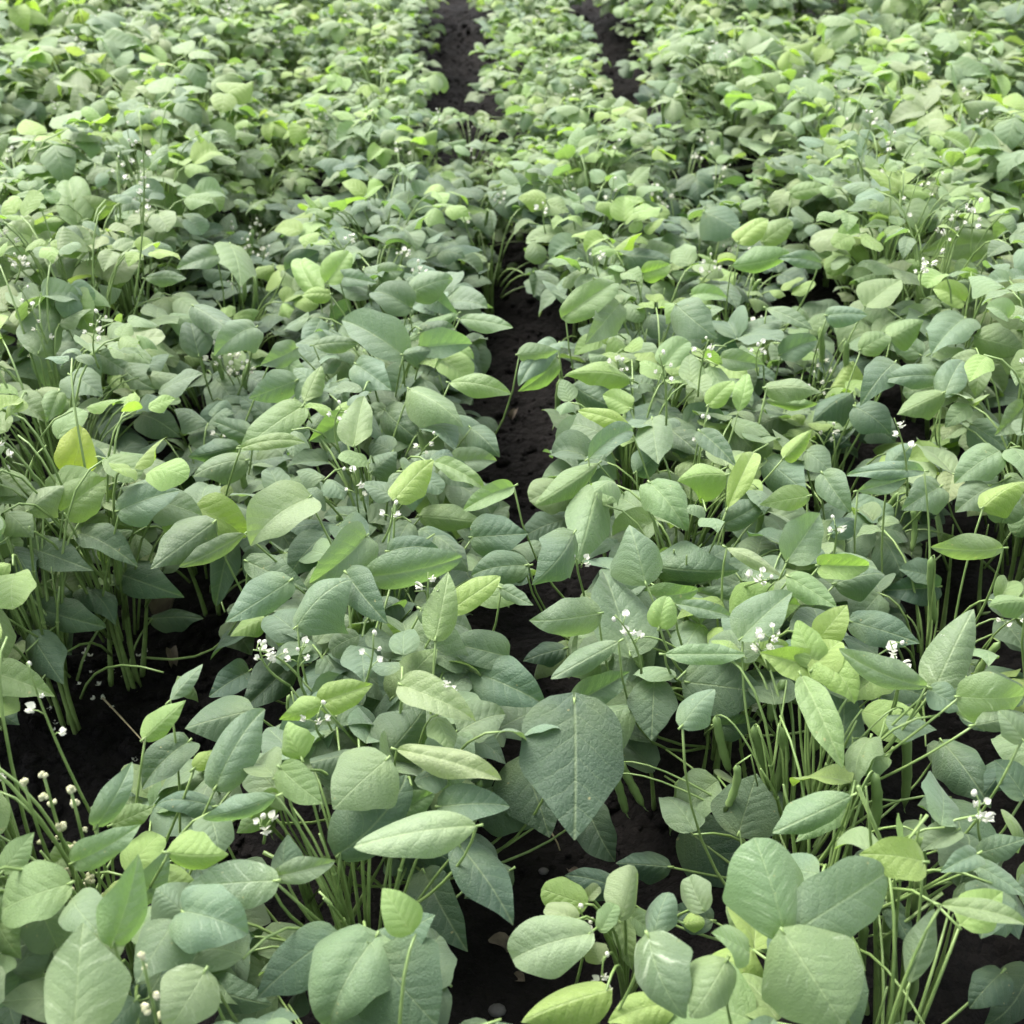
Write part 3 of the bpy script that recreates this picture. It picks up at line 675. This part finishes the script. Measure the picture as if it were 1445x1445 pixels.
# ------------------------------------------------------------------ farther plants: crown of leaves as one mesh, copied
def proto(kind, seed):
    q = random.Random(seed); fol = MB(); stm = MB()
    P = {'small': ((7, 5, 2, 3, 5, 7), (.038, .068), (.04, .36), 42, .235), 'lush': ((2, 7, 7, 5, 5, 3, 5), (.052, .100), (.05, .47), 38, .26),
         'broad': ((1, 1, 2, 2, 7, 3), (.065, .095), (.06, .36), 24, .22)}[kind]
    ton, (l0, l1), (h0, h1), cnt, rad = P
    for k in range(4):
        a = q.uniform(0, 6.28); b0 = Vector((math.cos(a)*.012, math.sin(a)*.012, -.03)); t0 = Vector((math.cos(a)*.07, math.sin(a)*.07, h1*.85))
        stm.tube(bez(b0, Vector((b0.x, b0.y, .2)), t0, 5), [.0045-.002*i/5 for i in range(6)], 5)
    for k in range(cnt):
        a = q.uniform(0, 6.28); f = q.random(); h = h0+(h1-h0)*f**.7; r = rad*math.sqrt(q.uniform(.05, 1))*(1-.3*f)
        E = Vector((math.cos(a)*r, math.sin(a)*r, h)); stm.tube(bez(Vector((0, 0, h*.4)), Vector((E.x*.4, E.y*.4, h)), E, 4), .0016, 4)
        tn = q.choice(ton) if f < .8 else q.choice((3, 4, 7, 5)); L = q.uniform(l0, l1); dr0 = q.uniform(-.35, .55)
        c = tone(tn, .15, q)
        for da in (0, 1.25, -1.25):
            aa = a+da+q.uniform(-.3, .3); dr = dr0+q.uniform(-.3, .3)
            D = Vector((math.cos(aa)*math.cos(dr), math.sin(aa)*math.cos(dr), math.sin(dr)))
            n = Vector((q.uniform(-.45, .45), q.uniform(-.45, .45), 1)); s = D.cross(n).normalized(); n = s.cross(D); l = L*q.uniform(.8, 1.1)
            v, fc, u = leaf_grid(6, 4, q.uniform(.68, .88), q.choice(('ovate', 'ovate', 'round')), q.uniform(.2, 1.6), q.uniform(.1, .6), q.choice((.1, .4, -.2, .8)), q.uniform(.01, .07), q.randrange(999), 0, .04, q.uniform(-.4, .4))
            fol.add([E+D*.006+(s*x+D*y+n*z)*l for x, y, z in v], fc, u, (*c[:3], q.random()))
    sprays = []
    nf = {'small': 1, 'lush': 2, 'broad': 1}[kind]
    for k in range(nf):
        a = q.uniform(0, 6.28); r = q.uniform(0, .13); t = Vector((math.cos(a)*r, math.sin(a)*r, h1+q.uniform(-.05, .025))); fl = MB()
        stm.tube([Vector((t.x*.6, t.y*.6, h1*.6)), t], .0010, 4)
        for i in range(q.randint(2, 5)):
            e = t+Vector((q.uniform(-.012, .012), q.uniform(-.012, .012), q.uniform(-.03, .005)))
            d = Vector((q.uniform(-1, 1), q.uniform(-1, 1), q.uniform(0, 1)))
            petal(fl, e, d, Vector((0, 0, 1)), .006, .007); petal(fl, e, Vector((-d.y, d.x, .2)), Vector((0, 0, 1)), .005, .005)
        sprays.append(fl.mesh('flower_spray', M_PETAL))
    return [('foliage', fol.mesh('foliage', M_FOL, True)), ('stem', stm.mesh('stem', M_STEM))]+[('flower_spray', m_) for m_ in sprays]
PROTO = {k: [proto(k, i*13+5) for i in range(7)] for k in ('small', 'lush', 'broad')}
FAR = []
def far_plant(x, y, kind, sc, off):
    b = Vector((x, y, gh(x, y)-.005)); u, v, t = proj(b+Vector((0, 0, .25)))
    m = .32*F/t
    if u < -m or u > PX+m or v < -m*.9: return
    root = empty('bean_plant', b); root.rotation_euler = (rnd.uniform(-.06, .06), rnd.uniform(-.06, .06), rnd.uniform(0, 6.28)); root.scale = (sc, sc, sc*rnd.uniform(.92, 1.08))
    for nm, me_ in rnd.choice(PROTO[kind]):
        o = bpy.data.objects.new(nm, me_); COL.objects.link(o); o.parent = root
    FAR.append((root, off, kind))
q2 = random.Random(9)
for off, segs in ((-.30, ((3.28, 6.6, 'small', .95, .17),)), (.30, ((3.08, 6.8, 'small', .92, .17),)),
                  (.0, ((3.25, 3.85, 'small', .72, .2),)), (-.60, ((3.2, 6.4, 'small', 1.0, .2),)), (-.90, ((2.88, 3.6, 'lush', 1.0, .19), (3.6, 6.4, 'small', 1.05, .2))),
                  (.88, ((2.85, 4.0, 'lush', .95, .19), (4.0, 6.4, 'small', 1.18, .18))),
                  (-1.2, ((1.35, 6.2, 'lush', 1.0, .21),)), (-1.55, ((1.9, 6.2, 'lush', 1.02, .22),)), (1.22, ((1.3, 6.2, 'lush', 1.0, .21),)), (1.57, ((1.75, 6.2, 'lush', 1.0, .22),)),
                  (-1.95, ((2.5, 6.0, 'lush', 1.05, .25),)), (1.97, ((2.2, 6.0, 'lush', 1.06, .25),)),
                  (-2.4, ((3.4, 5.8, 'lush', 1.05, .25),)), (2.42, ((3.0, 5.9, 'lush', 1.06, .25),)), (2.85, ((3.7, 5.8, 'lush', 1.05, .27),))):
    for a, b, kind, sc, st in segs:
        y = a
        while y < b:
            k = kind if not (kind == 'lush' and q2.random() < .3) else 'small'
            far_plant(row_x(off)+q2.gauss(0, .03 if abs(off) < .5 else .06), y+q2.uniform(-.05, .05), k, sc*q2.uniform(.88, 1.12), off); y += st

# ------------------------------------------------------------------ weeds in the foreground
wb = at_h(880, 1440, .0); wb.z = gh(wb.x, wb.y)
weed = empty('weed_plant', wb)
tag(weed, 'low weed with small round pale leaves growing in the near end of the middle furrow', 'weed')
sm = MB(); hub = Vector((0, 0, .09))
sm.tube(bez(Vector((0, 0, -.01)), Vector((.01, .02, .05)), hub, 5), [.004]*6, 6)
for h_ in WEEDL:
    hero_leaf(h_, weed); B = h_['B']-wb
    sm.tube(bez(hub*rnd.uniform(.4, 1), Vector((B.x*.5, B.y*.5, B.z+.01)), B, 6), [.0022-.0008*i/6 for i in range(7)], 6)
sm.build('stem', M_STEM, weed)
for x, y in ((818, 1282), (852, 1350), (1003, 1362)):
    t = at_h(x, y, .25); raceme(weed, wb+Vector((t.x-wb.x, t.y-wb.y, .15)), t, 4, side=.008)

def spike(base_px, tops, label):
    b = at_h(*base_px, 0); b.z = gh(b.x, b.y); r0 = empty('flower_spike_weed', b); tag(r0, label, 'weed')
    for (tx, ty, n) in tops:
        mid = at_h(tx+12, ty+70, .36); T = at_y(tx, ty, mid.y)
        mb = MB(); P = bez(Vector((0, 0, -.01)), Vector((mid.x-b.x, mid.y-b.y, .28)), T-b, 10); mb.tube(P, [.0030-.0016*i/10 for i in range(11)], 6)
        heads = []
        for k in range(n):
            t = .50+.50*k/(n-1) if n > 1 else 1; i = min(int(t*10), 9); p = P[i].lerp(P[i+1], t*10-i); a = k*2.4
            e = p+(Vector((math.cos(a), math.sin(a), .2))*.007 if k < n-1 else Vector((0, 0, .002))); mb.tube([p, e], .0009, 4); heads.append(e)
        st = mb.build('stem', M_STEM, r0)
        for e in heads:
            hb = MB(); rr = rnd.uniform(.0030, .0062)
            for j in range(9):
                hb.ball(e+Vector((rnd.uniform(-1, 1), rnd.uniform(-1, 1), rnd.uniform(-.8, 1)))*rr*.55, rr*.5, 6, 4, (1, 1, 1), .15)
            hb.build('seed_head', M_BUD, st)
spike((130, 1290), ((62, 1095, 9), (34, 1105, 3), (100, 1115, 8)), 'weed with knobbly cream seed heads standing at the left edge over bare soil')
spike((205, 1445), ((200, 1350, 8),), 'short cream headed weed spike between large pale leaves in the bottom left corner')

# ------------------------------------------------------------------ small things on the soil
fm = MB(); petal(fm, Vector((0, 0, 0)), Vector((1, 0, .25)), Vector((0, 0, 1)), .006, .006); petal(fm, Vector((0, 0, 0)), Vector((-.5, .8, .3)), Vector((0, 0, 1)), .005, .005); petal(fm, Vector((0, 0, 0)), Vector((-.4, -.9, .4)), Vector((0, 0, 1)), .005, .005)
fm = fm.mesh('fallen_flower', M_PETAL)
FP = [(118,935),(124,958),(135,948),(130,972),(145,985),(118,975),(140,965),(150,958),(128,948),(160,950),(173,955),(195,925),(205,918),(202,930),(120,920),(127,925),(72,1008),(78,1020),(70,1000),(75,1030),(158,998),(40,1000),(150,972),(132,985),(112,965),(175,940),(172,1060),(190,1070)]
for x, y in FP:
    p = at_h(x, y, .0); p = at_h(x, y, gh(p.x, p.y)+.004)
    o = bpy.data.objects.new('fallen_flower', fm); COL.objects.link(o); o.location = p; o.rotation_euler = (rnd.uniform(-.4, .4), rnd.uniform(-.4, .4), rnd.uniform(0, 6)); o.scale = [rnd.uniform(.6, 1.25)]*3
    tag(o, 'tiny white flower fallen on the bare soil at the left', 'flower', 'fallen white flowers on the soil')
for x, y, s, lb in ((701, 1402, .0095, 'largest pale grey pebble on the soil at the near end of the middle furrow'), (672, 1432, .006, 'small grey pebble below the larger one in the near furrow'), (768, 1190, .006, 'small grey pebble on the soil under the big drooping leaf'), (148, 1075, .006, 'grey pebble on the bare soil at the left')):
    p = at_h(x, y, 0); mb = MB(); mb.ball((0, 0, 0), s, 10, 7, (1.25, .95, .7), .06); o = mb.build('pebble', M_STONE); o.location = (p.x, p.y, gh(p.x, p.y)+s*.45); tag(o, lb, 'pebble')
for k, (a, e, lb) in enumerate(((((145, 985)), (205, 1050), 'thin dry stalk lying across the bare soil at the left'), ((770, 1165), (790, 1200), 'thin dry twig on the soil beside the big drooping leaf'))):
    A = at_h(*a, .02); E = at_h(*e, .06 if k == 0 else .012); mb = MB(); C = bez(Vector((0, 0, 0)), (E-A)/2+Vector((.004, -.01, .012)), E-A, 8); mb.tube(C, [.0016-.0006*i/8 for i in range(9)], 6)
    o = mb.build('dry_stalk', M_DRY); o.location = A; tag(o, lb, 'stalk')

M_WITHER = plain('withered leaf', (.07, .055, .04), (.16, .125, .085), 50, .8, .5)
for x, y, L in ((245, 835, .055), (238, 905, .04), (720, 735, .04), (705, 910, .035), (740, 1345, .03), (690, 1290, .035), (728, 560, .035), (965, 1220, .05), (805, 1195, .03), (1215, 745, .04)):
    p = at_h(x, y, 0); mb = MB(); v, f, u = leaf_grid(10, 8, rnd.uniform(.4, .65), 'ovate', rnd.uniform(1.2, 2.4), -rnd.uniform(.3, 1.2), .5, .12, rnd.randrange(999), 0, .05, rnd.uniform(-1, 1))
    mb.add([(a*L, b*L, c*L) for a, b, c in v], f, u); o = mb.build('withered_leaf', M_WITHER); o.location = (p.x, p.y, gh(p.x, p.y)+L*.35); o.rotation_euler = (rnd.uniform(-.2, .2), rnd.uniform(-.2, .2), rnd.uniform(0, 6))
    tag(o, 'small brown withered leaf curled up on the dark soil', 'dead leaf', 'withered leaves on the soil')
# ------------------------------------------------------------------ labels
ORD = ['nearest', 'second', 'third', 'fourth', 'fifth', 'sixth', 'seventh', 'eighth', 'ninth', 'tenth', 'eleventh', 'twelfth', 'thirteenth', 'fourteenth', 'fifteenth', 'sixteenth', 'seventeenth', 'eighteenth', 'nineteenth']
ROWN = {-.27: 'row left of middle furrow', .27: 'row right of middle furrow', .0: 'middle furrow', -.84: 'left edge row', .86: 'right edge row',
        -.57: 'closed left furrow', .57: 'closed right furrow'}
for off, rn in ROWN.items():
    ps = sorted([p for p in PL if p.row == off], key=lambda p: p.base.y)
    for i, p in enumerate(ps):
        look = {'broad': 'broad', 'pale': 'pale', 'low': 'low dark'}[p.kind]
        nl = sum(h['tone'] == 4 for h in p.hero); b = ''
        if p.kind == 'low': pass
        elif any(h['tone'] == 6 for h in p.hero): b = ' with yellow leaf'
        elif any(h['mat'] is M_QUILT for h in p.hero) and p.kind == 'broad': b = ' with puckered leaves'
        elif len(p.pods) >= 2: b = ' with hanging pods'
        elif nl >= 3: b = ' with lime leaves'
        tag(p.obj, f'{look} bean plant{b}, {ORD[i]} from camera in {rn}', 'bean plant', {'broad': 'broad leaved', 'pale': 'pale', 'low': 'low'}[p.kind]+' bean plants in the '+rn)
FARN = {.0: 'small bean plant growing in the middle furrow where the rows close', -.30: 'small leaved bean plant in the far row left of the bare furrow', .30: 'small leaved bean plant in the narrow far row between two bare furrows',
        -.60: 'small pale bean plant filling the far second row left of the furrow', -.90: 'bushy bean plant in the far third row left of the furrow',
        .88: 'bushy bean plant in the far row right of both bare furrows', -1.2: 'pale bushy bean plant in the fourth row left of the furrow',
        -1.55: 'pale bushy bean plant in the fifth row left of the furrow', 1.22: 'green bushy bean plant in the second far row right of both furrows',
        1.57: 'green bushy bean plant in the third far row right of both furrows', -1.95: 'pale bushy bean plant in the sixth row left of the furrow',
        1.97: 'green bushy bean plant in the fourth far row right of both furrows', -2.4: 'pale bushy bean plant in the top left corner of the field',
        2.42: 'green bushy bean plant in the fifth far row right of both furrows', 2.85: 'green bushy bean plant in the top right corner of the field'}
for o, off, kind in FAR: tag(o, FARN[off], 'bean plant', FARN[off].replace('plant', 'plants', 1))
print('PLANTS', len(PL), len(FAR), 'objects', len(S.objects))
